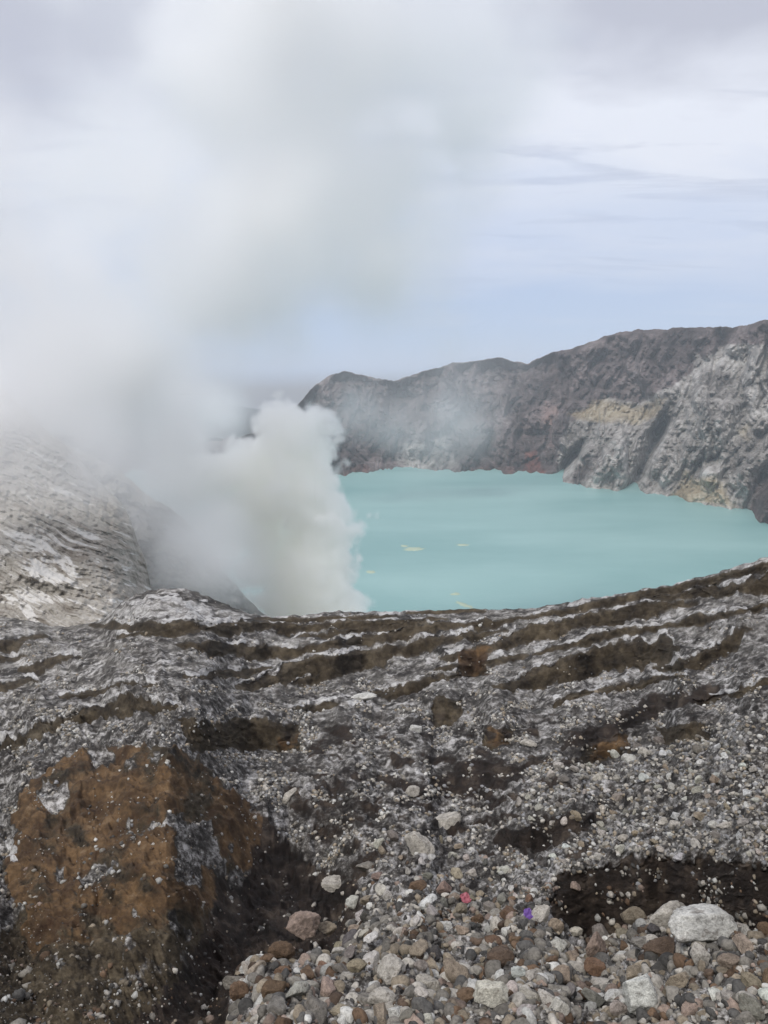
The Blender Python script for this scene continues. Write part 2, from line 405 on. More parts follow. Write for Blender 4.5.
# ground under and behind the viewer
xs = np.linspace(-60, 60, 90); ys = np.concatenate([np.linspace(-60, -4, 25), np.linspace(-3.6, 3.4, 30)])
GXX, GYY = np.meshgrid(xs, ys)
zz = H - 1.9 - .42 * np.clip(GYY, -60, 9) - .16 * np.abs(GXX) * 0 + .15 * fbm(GXX / 3, GYY / 3, 4, 50) - .22 * np.clip(GYY, 0, 9)
zz -= .25 * sst(.5, 3.0, GYY)
sv2 = np.stack([GXX.ravel() / 3, GYY.ravel() / 3, 0 * GXX.ravel()], 1)
z0 = np.zeros(GXX.size)
me = mesh_from('near_ground', np.stack([GXX.ravel(), GYY.ravel(), zz.ravel()], 1), grid_faces(*GXX.shape)[:, ::-1], M_ASH,
               attrs={'sv': sv2, 'soil': z0 + .2, 'orange': z0, 'dark': z0, 'white': z0, 'pale': z0})
link('ground', me, kind='structure')

# ------------------------------------------------------------------ left slope and the spur behind it
def sheet(name, cxs, top, bottom, Ytopf, Ybotf, nr, mat, relieff, attrs, back=(60, 60), prof=1.0, objname=None):
    v = np.linspace(0, 1, nr)[:, None]
    T = top[None, :]; B = bottom[None, :]
    px = np.repeat(cxs[None, :], nr, 0); py = B + (T - B) * v
    l = np.log(Ybotf)[None, :] + (np.log(Ytopf) - np.log(Ybotf))[None, :] * v ** prof
    l = l + relieff(px, py, v)
    X, Yw, Z = world(px, py, np.exp(l))
    bx, by, bz = back_rows(X, Yw, Z, 20, *back)
    XX = np.vstack([X, bx]); YY = np.vstack([Yw, by]); ZZ = np.vstack([Z, bz])
    pxe = np.vstack([px, np.repeat(px[-1:], 20, 0)]); pye = np.vstack([py, py[-1:] - np.arange(1, 21)[:, None] * 1.5])
    A = {k: f(pxe, pye) for k, f in attrs.items()}
    A['sv'] = natural(XX, YY, ZZ)
    A = {k: (a if a.ndim == 1 or a.shape[-1] == 3 and a.ndim == 2 and a.shape[0] == pxe.size else a.ravel()) for k, a in A.items()}
    me = mesh_from(name, np.stack([XX.ravel(), YY.ravel(), ZZ.ravel()], 1), grid_faces(*XX.shape), mat, attrs=A)
    return me
svf = lambda px, py: np.stack([px.ravel() / 768, py.ravel() / 768 * 1.2, 0 * px.ravel()], 1)
def streakf(px, py):
    # gullies run from upper left down to the right
    a = R(24); u = (px * math.cos(a) + py * math.sin(a)); v = (-px * math.sin(a) + py * math.cos(a))
    v = v + 10 * fbm(px / 60, py / 60, 3, 61)
    low = sst(545, 575, py)
    return np.stack([(u / 620 + low * .1 * px / 60).ravel(), (v / 60).ravel(), 0 * px.ravel()], 1)
LTOP = [(-600, 150), (-100, 330), (0, 385), (40, 425), (75, 455), (97, 480), (118, 500), (131, 519), (137, 540), (146, 560), (150, 582), (156, 612), (175, 640)]
c = np.concatenate([np.arange(-600, -20, 8.), np.arange(-20, 176, .8)])
top = smooth_poly(LTOP, c, 3) + 2.2 * fbm(c / 14, c * 0, 3, 62)
bot = np.maximum(np.full(c.shape, 662.), top + 4)
def rl(px, py, v):
    st = streakf(px, py)
    r = .007 * fbm(st[:, 0].reshape(px.shape) * 5, st[:, 1].reshape(px.shape) * 9, 5, 63, ridged=True)
    r += .03 * fbm(px / 60, py / 40, 4, 64) + .008 * fbm(px / 6, py / 5, 3, 65)
    step = inside([(0, 540), (20, 575), (60, 590), (75, 582), (50, 575), (20, 560)], px, py, 5)
    return r * sst(0, .1, 1 - v) + .05 * sst(100, 150, px) - .02 * step
me = sheet('ash_hillside', c, top, bot, np.interp(c, [-600, 0, 100, 176], [210, 175, 160, 135]), np.interp(c, [-600, 0, 100, 176], [100, 98, 92, 100]), 420, M_SLOPE, rl,
           {'sv': svf, 'streak': streakf, 'white': lambda px, py: np.maximum.reduce([inside([(0, 590), (70, 596), (80, 604), (0, 602)], px, py, 4), inside([(18, 600), (28, 600), (55, 640), (40, 640)], px, py, 4),
             inside([(15, 560), (70, 555), (85, 585), (30, 580)], px, py, 5), .6 * inside([(0, 530), (60, 530), (100, 545), (60, 560), (0, 560)], px, py, 10), inside([(75, 528), (98, 536), (90, 545)], px, py, 4)])})
link('hill', me, kind='structure', label='pale streaked ash hillside half lost in steam', cat='hill')
STOP = [(60, 440), (120, 470), (150, 497), (172, 510), (187, 522), (200, 540), (218, 560), (232, 582), (262, 612), (300, 640)]
c = np.arange(60, 300, 1.2); top = smooth_poly(STOP, c, 3) + 3 * fbm(c / 12, c * 0, 3, 66); bot = np.maximum(680., top + 4)
me = sheet('spur', c, top, bot, np.interp(c, [60, 300], [240, 205]), np.interp(c, [60, 300], [160, 190]), 160, M_SLOPE,
           lambda px, py, v: .05 * fbm(px / 22, py / 16, 5, 67, ridged=True) * sst(0, .1, 1 - v), {'sv': svf, 'streak': lambda px, py: svf(py, px) * 3, 'white': lambda px, py: 0 * px}, back=(40, 60))
link('hill', me, kind='structure', label='grey spur dropping behind the steam toward the lake', cat='hill')

# ------------------------------------------------------------------ crater wall around the lake
SKY = [(-600, 400), (100, 436), (200, 438), (240, 437), (262, 430), (285, 414), (300, 402), (312, 388), (328, 376), (345, 371), (355, 373), (375, 378), (395, 381), (420, 372), (450, 364), (480, 360), (500, 357),
       (515, 361), (527, 364), (545, 355), (562, 350), (575, 348), (600, 338), (620, 332), (640, 330), (700, 327), (735, 327), (768, 320), (900, 285), (1350, 150)]
SHORE = [(-600, 500), (150, 480), (250, 478), (345, 477), (430, 475), (530, 476), (552, 479), (560, 485), (600, 490), (660, 498), (720, 506), (745, 514), (755, 522), (768, 526), (900, 575), (1350, 700)]
c = np.concatenate([np.arange(-600, 230, 6.), np.arange(230, 800, .8), np.arange(800, 1350, 6.)])
top = smooth_poly(SKY, c, 2.5) + 3.2 * fbm(c / 14, c * 0, 5, 70, g=.6)
bot = smooth_poly(SHORE, c, 2) + 1.0 * fbm(c / 14, c * 0, 3, 71) + 1.5
Yb = shore_Y(bot - 1.5); bot = bot + 7
# spurs of the cliff: dividing gullies given as lines in the picture
def spur(px, py):
    r = .085 * fbm(px / 55 + .35 * fbm(px / 40, py / 40, 2, 75), py / 110, 4, 72, ridged=True)
    r += .034 * fbm((px + .45 * (py - 400) * sst(480, 620, px)) / 24 + .25 * fbm(px / 20, py / 20, 2, 76), py / 75, 3, 73, ridged=True) + .012 * fbm(px / 9, py / 9, 4, 74, ridged=True)
    cut = lambda x0, y0, x1, y1, wd: np.exp(-(((px - x0) * (y1 - y0) - (py - y0) * (x1 - x0)) / math.hypot(x1 - x0, y1 - y0) / wd) ** 2) * sst(min(y0, y1) - 12, min(y0, y1) + 12, py) 
    r -= .045
    for a in ((665, 420, 632, 490, 6), (580, 445, 556, 480, 5), (766, 470, 748, 520, 8)):
        r = r + .10 * cut(*a)
    # bulges
    for bx_, by_, rx, ry, h in ((715, 440, 42, 75, .10), (600, 460, 35, 36, .07), (770, 505, 22, 30, .08), (655, 470, 22, 30, .05)):
        r = r - h * np.exp(-((px - bx_) / rx) ** 2 - ((py - by_) / ry) ** 2)
    return r
def rw(px, py, v):
    return (spur(px, py)) * sst(0, .06, 1 - v) * (.30 + .70 * sst(0, .28, v))
Yt = Yb * np.interp(c, [-600, 300, 560, 768, 1350], [1.25, 1.25, 1.42, 1.5, 1.5])
wwx = lambda px, py: px + 14 * fbm(px / 30, py / 22, 4, 80)
wwy = lambda px, py: py + 12 * fbm(px / 30, py / 22, 4, 81)
def pale_w(px, py):
    x, y = wwx(px, py), wwy(px, py)
    m = inside([(548, 490), (556, 450), (572, 425), (610, 402), (650, 398), (680, 385), (700, 358), (735, 348), (775, 345), (1360, 250), (1360, 720), (768, 540)], x, y, 8)
    m = m * (1 - .75 * inside([(752, 480), (785, 455), (800, 545), (745, 520)], x, y, 6))
    m = np.maximum(m, .6 * inside([(395, 478), (400, 440), (450, 430), (470, 470)], x, y, 14))
    m = m * (1 - .5 * inside([(555, 485), (600, 440), (640, 470), (640, 495)], x, y, 8))
    return np.maximum(m * 1.15, .16 + 0 * px)
def yel_w(px, py):
    x, y = wwx(px, py), wwy(px, py)
    return np.maximum.reduce([.9 * inside([(665, 505), (680, 470), (720, 478), (728, 505)], x, y, 9), .8 * inside([(560, 415), (590, 402), (670, 400), (665, 420), (600, 425)], x, y, 8), .6 * inside([(738, 430), (752, 420), (755, 440), (745, 445)], x, y, 6)])
def red_w(px, py):
    x, y = px + 5 * fbm(px / 12, py / 9, 3, 84), py + 4 * fbm(px / 12, py / 9, 3, 85)
    return np.maximum.reduce([.6 * inside([(340, 482), (345, 462), (372, 464), (370, 482)], x, y, 5), .55 * inside([(440, 482), (470, 466), (485, 462), (530, 466), (530, 482)], x, y, 5),
                              .95 * inside([(520, 482), (524, 450), (535, 448), (548, 470), (548, 484)], x, y, 5), .35 * inside([(470, 482), (560, 370), (640, 350), (600, 410), (556, 480)], x, y, 12)])
me = sheet('rim', c, top, bot, Yt, Yb, 420, M_WALL, rw, {'sv': lambda px, py: svf(px, py * .8), 'pale': pale_w, 'yellow': yel_w, 'red': red_w}, back=(900, 500))
link('crater_wall', me, kind='structure', label='dark and grey crater wall rising behind the turquoise lake', cat='cliff')

# far rim beyond the crater
c = np.arange(-700, 700, 5.)
FAR = [(-700, 400), (100, 404), (180, 404), (215, 405), (245, 407), (300, 415), (400, 425), (700, 440)]
m, N = material('far_forest_hill')
f = N.noise(N.n('ShaderNodeNewGeometry').outputs['Position'], .004, 6, .6)
finish(N, N.ramp(f, [(.35, (.03, .04, .03)), (.65, (.08, .085, .07))]), .95)
me = sheet('far_hill', c, smooth_poly(FAR, c, 10) + 2 * fbm(c / 60, c * 0, 3, 90), np.full(c.shape, 470.), np.full(c.shape, 3200.), np.full(c.shape, 1150.), 30, m,
           lambda px, py, v: .02 * fbm(px / 40, py / 20, 3, 91) * (1 - v), {}, back=(1500, 700), prof=1.5)
link('far_hills', me, kind='structure', label='low blue hills beyond the crater rim', cat='hills')

# ------------------------------------------------------------------ lake
m, N = material('milky_lake')
pos = N.n('ShaderNodeNewGeometry').outputs['Position']
st = N.n('ShaderNodeMapping', {'Vector': pos, 'Scale': (.004, .011, 1)}).outputs[0]
cl = N.mix(N.ramp(N.noise(st, 1.0, 5, .6, .4), [(.35, 0), (.65, 1)]), (.155, .295, .280), (.235, .385, .362))
bp = N.n('ShaderNodeBump', {'Height': N.noise(pos, .55, 4, .6), 'Strength': .22, 'Distance': .6})
b = N.n('ShaderNodeBsdfPrincipled', {'Base Color': cl, 'Roughness': .33, 'IOR': 1.33, 'Normal': bp.outputs[0]})
o = N.n('ShaderNodeOutputMaterial', {0: b.outputs[0]})
xs = np.linspace(-900, 1100, 40); ys = np.linspace(60, 1010, 40); a, b_ = np.meshgrid(xs, ys)
link('lake_water', mesh_from('lake_water', np.stack([a.ravel(), b_.ravel(), 0 * a.ravel()], 1), grid_faces(40, 40)[:, ::-1], m), kind='structure', label='milky turquoise crater lake', cat='lake')
# sulphur scum floating on the lake
m, N = material('sulphur_scum')
finish(N, N.mix(N.noise(N.n('ShaderNodeNewGeometry').outputs['Position'], .5, 4, .6), (.34, .47, .38), (.50, .52, .36)), .8)
def scum(px, py, wpx, hpx, ang, label, seed):
    Yc = shore_Y(py); x0 = (px - 384) / F * math.hypot(Yc, H); sx = wpx * Yc / F / 2; 
    sy = hpx * Yc * Yc / (H * F) / 2
    n = 90; th = np.linspace(0, 2 * math.pi, n, endpoint=False)
    rr = 1 + .75 * fbm(np.cos(th) * 2.4 + seed, np.sin(th) * 2.4, 4, seed)
    rings = []
    for k, z in ((1.0, .0), (.93, .10), (.0, .14)):
        rings.append(np.stack([sx * k * rr * np.cos(th), sy * k * rr * np.sin(th), 0 * th + z], 1))
    P = np.concatenate(rings); P[:, 0] += P[:, 1] * math.tan(ang)
    i = np.arange(n); j = (i + 1) % n
    Fc = np.concatenate([np.stack([i + n * q_, j + n * q_, j + n * (q_ + 1), i + n * (q_ + 1)], 1) for q_ in range(2)])
    o = link('sulphur_scum', mesh_from('sulphur_scum', P, Fc, m), (x0, Yc, .01), label=label, cat='scum', group='patches of scum on the lake')
scum(414, 549, 20, 4, .1, 'widest pale yellow scum patch on the lake, right of the steam', 2)
scum(404, 546, 7, 2, 0, 'tiny yellow fleck floating just left of the widest scum patch', 3)
scum(463, 545, 12, 2, 0, 'faint thin scum streak farthest out on the lake', 5)
scum(371, 572, 9, 3, 0, 'faint yellow scum patch touching the foot of the steam', 6)
scum(464, 605, 9, 7, -.5, 'upright yellow scum patch at the near rim of the lake', 9)
scum(455, 594, 9, 3, .2, 'small pale scum fleck above the upright one near the rim', 13)

# ------------------------------------------------------------------ stones
def ico(sub):
    import bmesh
    bm = bmesh.new(); bmesh.ops.create_icosphere(bm, subdivisions=sub, radius=1)
    V = np.array([v.co[:] for v in bm.verts]); Fc = np.array([[v.index for v in f.verts] for f in bm.faces]); bm.free()
    return V, Fc
def stone_shape(V, r, planes=13, flat=.75, rough=.03, soft=30):
    n = r.normal(size=(planes, 3)); n /= np.linalg.norm(n, axis=1)[:, None]
    d = r.uniform(.62, 1.0, planes)
    t = np.clip(V @ n.T, 1e-3, None)
    k = t / d                                     # 1/radius for each plane
    inv = (np.sum(k ** soft, 1)) ** (1 / soft)
    P = V / np.maximum(inv, .8)[:, None]
    P *= 1 + rough * r.normal(size=(len(V), 1)) * 0 + rough * fbm(P[:, 0] * 3 + r.uniform(0, 50), P[:, 1] * 3 + P[:, 2] * 2.3, 4, 3)[:, None] * 2
    P *= np.array([1.0, r.uniform(.68, .95), r.uniform(flat - .15, flat + .1)])
    return P
I4, F4 = ico(5); I2, F2 = ico(2); I1, F1 = ico(1); I3, F3 = ico(3)
r = np.random.default_rng(5)
SHAPES = []
for k in range(26):
    P = stone_shape(I4, r, int(r.integers(6, 11)), rough=.06); P /= np.abs(P[:, 0]).max()
    SHAPES.append(mesh_from('rock_shape', P, F4, M_ROCK))

in_r = (PX > -35) & (PX < 803)
cols_lo = int(np.argmax(cx >= -35)); 
def at(px, py):
    """surface point of the foreground seen at (px,py)"""
    c_ = int(np.clip(np.searchsorted(cx, px), 0, len(cx) - 1))
    colpy = PY[:, c_]; r_ = int(np.clip(np.searchsorted(-colpy, -py), 0, rows - 1))
    return np.array([X_[r_, c_], Y_[r_, c_], Z_[r_, c_]]), r_, c_

GREY = (.26, .24, .205); PALEG = (.52, .485, .42); TAN = (.34, .285, .21); PINK = (.37, .285, .23); RUST = (.19, .125, .08); BROWN = (.14, .10, .072); WHITE = (.62, .61, .56); SLATE = (.125, .12, .11)
def rock(px, py, wpx, hpx, shape, color, label, cat='rock', name='rock', rot=0., roll=0., sink=.25, group=None, sy=None):
    p, _, _ = at(px, py + hpx * .25)
    s_ = wpx * math.hypot(p[1], H - p[2]) / F / 2
    o = link(name, SHAPES[shape], label=label, cat=cat, group=group)
    hz = s_ * hpx / wpx
    o.scale = (s_, sy * s_ if sy else s_ * .85, hz * 1.15)
    o.rotation_euler = (roll * .5, roll, rot)
    o.location = (p[0], p[1] + s_ * .2, p[2] + hz * (.75 - sink))
    o.color = (*color, 1)
    return o
NOT = [
 (703, 951, 64, 46, 0, WHITE, 'largest whitish boulder atop the stone heap at lower right', .25, .28),
 (668, 930, 40, 34, 3, PALEG, 'pale grey boulder just behind the largest whitish boulder', .4, -.2),
 (690, 921, 26, 22, 5, GREY, 'upright grey pointed stone behind the two pale boulders', 1.0, .3),
 (666, 967, 44, 22, 7, BROWN, 'flat brown stone under the front of the whitish boulder', 0, .05),
 (302, 889, 34, 30, 2, PINK, 'pink boulder sitting in the dark gully', .3, .1),
 (325, 894, 18, 13, 9, TAN, 'small tan stone touching the right side of the pink boulder', .3, .1),
 (366, 891, 18, 14, 11, TAN, 'rounded tan stone on the rubble, right of the pink boulder', .3, .1),
 (417, 853, 36, 30, 4, PALEG, 'wedge shaped grey slab alone above the rubble, image centre', 2.8, -.5),
 (447, 827, 30, 19, 6, PALEG, 'pale flat rock on dark scree just above the grey wedge slab', .2, -.3),
 (335, 858, 26, 15, 8, PALEG, 'pale slab overhanging a dark hollow beside the gully', .1, .1),
 (413, 800, 16, 18, 10, PALEG, 'blocky pale rock on the dark scree, highest of the scree blocks', .5, .1),
 (366, 865, 20, 11, 12, GREY, 'smooth grey stone left of the wedge slab', .1, 0),
 (288, 802, 22, 15, 13, PALEG, 'tilted pale slab at the head of the gully', .6, -.5),
 (416, 741, 14, 10, 14, WHITE, 'small white block on the middle of the slope', .3, 0),
 (363, 707, 26, 10, 15, WHITE, 'bright white flat slab below the striped ledges', 0, -.1),
 (154, 1018, 36, 22, 16, WHITE, 'cream stone cut by the bottom edge, left of the gully', .2, .1),
 (232, 958, 22, 17, 17, GREY, 'grey stone leaning in the gully mouth', .1, .1),
 (250, 944, 26, 13, 18, WHITE, 'long white stone sloping in the gully mouth', .2, -.5),
 (243, 934, 18, 11, 19, BROWN, 'brown stone above the long white stone in the gully mouth', .2, -.3),
 (238, 985, 18, 24, 20, RUST, 'rusty upright lump in the dark gully bottom', .2, .1),
 (574, 893, 12, 12, 21, PINK, 'single pinkish cube shaped stone lying on the dark bank', .2, .1),
 (388, 983, 30, 28, 22, PALEG, 'pale angular stone in the middle of the bottom rubble', .4, -.3),
 (383, 1003, 28, 20, 23, PALEG, 'broad pale stone just below the pale angular one', .4, .1),
 (395, 1017, 16, 13, 24, WHITE, 'small white stone at the bottom edge, centre', .4, .1),
 (370, 1004, 26, 14, 25, GREY, 'long light grey stone left of the broad pale one', .1, .1),
 (445, 936, 16, 14, 1, WHITE, 'cream round stone in the centre rubble', .4, .1),
 (476, 925, 14, 14, 3, RUST, 'orange red round stone beside the pink scrap', .4, .1),
 (503, 965, 34, 18, 5, BROWN, 'broad dark brown stone in the centre rubble', .4, .1),
 (594, 965, 26, 32, 7, PINK, 'tall pinkish stone at the left end of the right heap', .6, .2),
 (540, 925, 22, 16, 9, PALEG, 'pale tilted stone just right of the purple scrap', .5, -.4),
 (551, 972, 13, 13, 11, RUST, 'rust orange stone at the left foot of the right heap', .5, .1),
 (614, 1008, 22, 16, 13, WHITE, 'pale stone at the bottom of the right heap', .5, .1),
 (633, 990, 22, 18, 15, TAN, 'tan block in the lower right heap', .5, .1),
 (676, 1002, 24, 22, 17, TAN, 'tan rounded block below the flat brown stone', .5, .1),
 (693, 1020, 26, 18, 19, PINK, 'pale pink stone cut by the bottom edge at right', .5, .1),
 (645, 757, 16, 11, 21, PALEG, 'pale stone below the brown bank on the right slope', .5, .1),
 (528, 745, 18, 9, 23, PALEG, 'long pale stone on the right slope beside a brown patch', .1, .1),
 (627, 765, 14, 12, 1, WHITE, 'white stone right of the small orange bank', .1, .1),
 (700, 826, 14, 11, 2, TAN, 'tan rounded stone in the right pebble field', .1, .1),
 (724, 832, 18, 12, 4, PALEG, 'large pale pebble left of the tan rocks', .1, .1),
]
for a in NOT: rock(a[0], a[1], a[2], a[3], a[4], a[5], a[6], rot=a[7], roll=a[8])
occupied = [(a[0], a[1], a[2]) for a in NOT]

RUB = [(232, 1090), (222, 1000), (245, 962), (290, 955), (330, 935), (352, 880), (372, 850), (420, 836), (470, 850), (525, 890), (548, 930), (590, 945), (640, 925), (768, 935), (860, 950), (1040, 930), (1060, 1090)]
PEB = [(560, 770), (640, 745), (768, 720), (900, 690), (1060, 650), (1060, 880), (860, 874), (768, 866), (680, 860), (600, 865), (545, 880), (500, 880), (560, 850), (600, 830), (500, 835), (520, 800)]
def in_poly(pts, x, y):
    c_ = False; n = len(pts)
    for i in range(n):
        ax, ay = pts[i]; bx, by = pts[(i + 1) % n]
        if (ay > y) != (by > y) and x < (bx - ax) * (y - ay) / (by - ay) + ax: c_ = not c_
    return c_
COLS = {'light grey': PALEG, 'grey': GREY, 'tan': TAN, 'pinkish': PINK, 'rust brown': RUST, 'dark grey': SLATE, 'whitish': WHITE}
cand = []
tries = 0
while len(cand) < 262 and tries < 60000:
    tries += 1
    if random.random() < .8:
        x = random.uniform(228, 775); y = random.uniform(838, 1026)
        if not in_poly(RUB, x, y): continue
        near = (y - 838) / 186
        wd = random.choice([.75, .9, 1, 1, 1.2, 1.5]) * (9 + 12.5 * near) * (1.0 if x < 545 else 1.15)
        zone = 'heap' if x > 560 else ('rubble' if y > 930 else 'scree')
        names = ['light grey', 'whitish', 'tan', 'pinkish', 'rust brown', 'dark grey', 'tan', 'grey', 'light grey', 'light grey'] + (['tan', 'rust brown'] if x > 560 else [])
    else:
        x = random.uniform(510, 768); y = random.uniform(745, 868)
        if not in_poly(PEB, x, y): continue
        wd = random.uniform(7.5, 13); zone = 'pebbles'; names = ['light grey', 'light grey', 'whitish', 'grey', 'tan']
    if any((x - ox) ** 2 + ((y - oy) * 1.2) ** 2 < ((wd + ow) * .42) ** 2 for ox, oy, ow in occupied): continue
    occupied.append((x, y, wd)); cand.append((x, y, wd, zone, random.choice(names)))
ZL = {'heap': ('in the heap below the dark bank at lower right', 'stones heaped at lower right'), 'rubble': ('in the loose rubble along the bottom centre', 'stones of the bottom rubble'),
      'scree': ('on the scree between the gully and the dark bank', 'stones of the central scree'), 'pebbles': ('in the pebble field above the dark bank', 'larger pebbles on the right slope')}
for x, y, wd, zone, cn in cand:
    base = COLS[cn]; v_ = random.uniform(.75, 1.2)
    o = rock(x, y, wd, wd * random.uniform(.7, .95), random.randrange(26), tuple(min(.7, b * v_ * random.uniform(.96, 1.04)) for b in base),
             f'fist sized {cn} stone ' + ZL[zone][0], rot=random.uniform(0, 6.28), roll=random.uniform(-.4, .4), sink=random.uniform(.0, .3), group=ZL[zone][1])

# uncountable small stones: two meshes, coarse rubble and fine gravel
def scatter(n, prob, size_px, pal, IV, IF, seed, name, label, variants=24, lift=.25, ylo=590, yhi=1060):
    r = np.random.default_rng(seed)
    lo = np.searchsorted(cx, -270); hi = np.searchsorted(cx, 1050); n = int(n * 1.35)
    P = prob[:, lo:hi] * np.gradient(cx)[None, lo:hi] * (PY[:, lo:hi] > ylo) * (PY[:, lo:hi] < yhi)
    cdf = np.cumsum(P.ravel().astype(np.float64)); idx = np.searchsorted(cdf, r.uniform(0, cdf[-1], n))
    rr, cc = np.unravel_index(np.clip(idx, 0, P.size - 1), P.shape); cc = cc + lo
    cc = np.clip(cc, 1, len(cx) - 2); rr = np.clip(rr, 1, rows - 2)
    p = np.stack([X_[rr, cc], Y_[rr, cc], Z_[rr, cc]], 1)
    dist = np.sqrt(p[:, 1] ** 2 + (H - p[:, 2]) ** 2)
    s_ = np.minimum(size_px(r, PX[rr, cc], PY[rr, cc]), 5 + 12 * sst(850, 1000, PY[rr, cc])) / F / 2 * dist
    pool = np.stack([stone_shape(IV, r, int(r.integers(6, 10)), rough=.02) for _ in range(variants)])
    vi = r.integers(0, variants, n)
    an = r.uniform(0, 2 * math.pi, n); ca, sa = np.cos(an), np.sin(an)
    tl = r.normal(0, .35, n); ct, stt = np.cos(tl), np.sin(tl)
    S = pool[vi]                                              # n,k,3
    x = S[:, :, 0] * ct[:, None] + S[:, :, 2] * stt[:, None]; z = -S[:, :, 0] * stt[:, None] + S[:, :, 2] * ct[:, None]; y = S[:, :, 1]
    X2 = x * ca[:, None] - y * sa[:, None]; Y2 = x * sa[:, None] + y * ca[:, None]
    W = np.stack([X2, Y2, z], 2) * s_[:, None, None] + p[:, None, :]
    W[:, :, 2] += (s_ * lift)[:, None]
    Fc = (IF[None] + (np.arange(n) * len(IV))[:, None, None]).reshape(-1, 3)
    tone = pal(r, PX[rr, cc], PY[rr, cc])
    link(name, mesh_from(name, W.reshape(-1, 3), Fc, M_GRAVEL, smooth=False, attrs={'tone': np.repeat(tone, len(IV), 0)}), kind='stuff', label=label, cat='gravel')
rub = inside(RUB, wx, wy, 8); peb = inside(PEB, wx, wy, 8)
PALN = np.array([WHITE, PALEG, PALEG, GREY, TAN, PINK, RUST, SLATE, TAN, GREY, BROWN, PALEG, SLATE, GREY])
PALS = np.array([PALEG, PALEG, GREY, GREY, WHITE, SLATE, TAN, (.3, .3, .3)])
def pick(P_): 
    def f(r, x, y):
        c_ = P_[r.integers(0, len(P_), len(x))] * r.uniform(.45, 1.0, (len(x), 1)); return np.clip(c_, 0, .7)
    return f
def pal_mix(r, x, y):
    a = PALN[r.integers(0, len(PALN), len(x))]; b = PALS[r.integers(0, len(PALS), len(x))]
    k = (sst(840, 920, y) > r.uniform(0, 1, len(x)))[:, None]
    return np.where(k, a * .85, b) * r.uniform(.5, 1.15, (len(x), 1))  # near stones darkened: deeper shade of the low ground put into their colour
scatter(2500, rub * (.3 + .7 * sst(855, 935, PY)), lambda r, x, y: r.lognormal(0, .52, len(x)) * (3.6 + 4.8 * sst(840, 1024, y)), pick(PALN), I3, F3, 21, 'rubble', 'mixed brown and grey rubble between the larger stones', lift=-.05, ylo=830)
scatter(4600, peb * (.3 + .7 * sst(-.2, .15, fbm((PX + .5 * PY) / 40, (PY - .2 * PX) / 14, 4, 98))) * (1 - .9 * darkm) * (1 - .8 * soil), lambda r, x, y: r.lognormal(0, .42, len(x)) * 4.2, pick(PALS), I2, F2, 22, 'gravel', 'pale pebbles covering the slope above the dark bank', lift=.2)
crust = (1 - .93 * np.clip(soilA, 0, 1)) * (1 - .85 * mound) * (1 - .93 * darkm) * (1 - .5 * rub) * sst(-.05, .3, fbm(PX / 34, PY / 16, 5, 95) - .02) * (.25 + .75 * sst(640, 740, PY))
streaky = sst(-.14, .16, fbm((PX + .8 * PY) / 42, (PY - .25 * PX) / 15, 5, 48) * -1)
scatter(24000, crust * (.12 + .88 * streaky) * sst(590, 640, PY) * (1 - .7 * peb) * (1 - .5 * rub), lambda r, x, y: r.lognormal(0, .50, len(x)) * (1.5 + 1.9 * sst(640, 820, y)), pal_mix, I1, F1, 23, 'gravel', 'fine grey grit on the ash crust', lift=.2)
scatter(1100, np.clip(mound * sst(-.1, .4, fbm(PX / 30, PY / 30, 3, 97)) + brownlow + scarp * .06 + gully * .15, 0, 1), lambda r, x, y: r.lognormal(0, .45, len(x)) * 1.6, pal_mix, I1, F1, 24, 'gravel', 'specks of grit stuck to the brown soil', lift=.1, ylo=700)

# coloured scraps among the stones
def scrap(px, py, wpx, colr, label, seed):
    p, _, _ = at(px, py); s_ = wpx * math.hypot(p[1], H - p[2]) / F / 2
    r = np.random.default_rng(seed)
    n = 14; u, v = np.meshgrid(np.linspace(-1, 1, n), np.linspace(-1, 1, n))
    z = .55 * fbm(u * 1.6 + seed, v * 1.6, 3, seed) + .35 * np.abs(fbm(u * 3, v * 3 + seed, 2, seed))
    k = 1 - .22 * (u * v) ** 2 + .2 * fbm(u + 5, v + seed, 2, 4)
    top_ = np.stack([(u * k).ravel(), (v * k).ravel(), z.ravel() + .35], 1); botm = top_ - [0, 0, .05]
    Fg = grid_faces(n, n)
    m, N = material('scrap_' + label.split()[1]); finish(N, N.mix(N.noise(N.n('ShaderNodeTexCoord').outputs['Object'], 3, 3, .6), tuple(c_ * .6 for c_ in colr), colr), .5, spec=.5)
    me = mesh_from('scrap', np.concatenate([top_, botm]) * s_, np.concatenate([Fg[:, ::-1], Fg + n * n]), m)
    link('plastic_scrap', me, (p[0], p[1], p[2] + s_ * 2.4), label=label, cat='litter').rotation_euler = (.6, .1, .5)
scrap(526, 938, 9, (.18, .08, .36), 'small purple scrap lying between stones in the rubble', 3)
scrap(463, 914, 9, (.45, .12, .15), 'small pink scrap lying on the rubble beside an orange stone', 5)

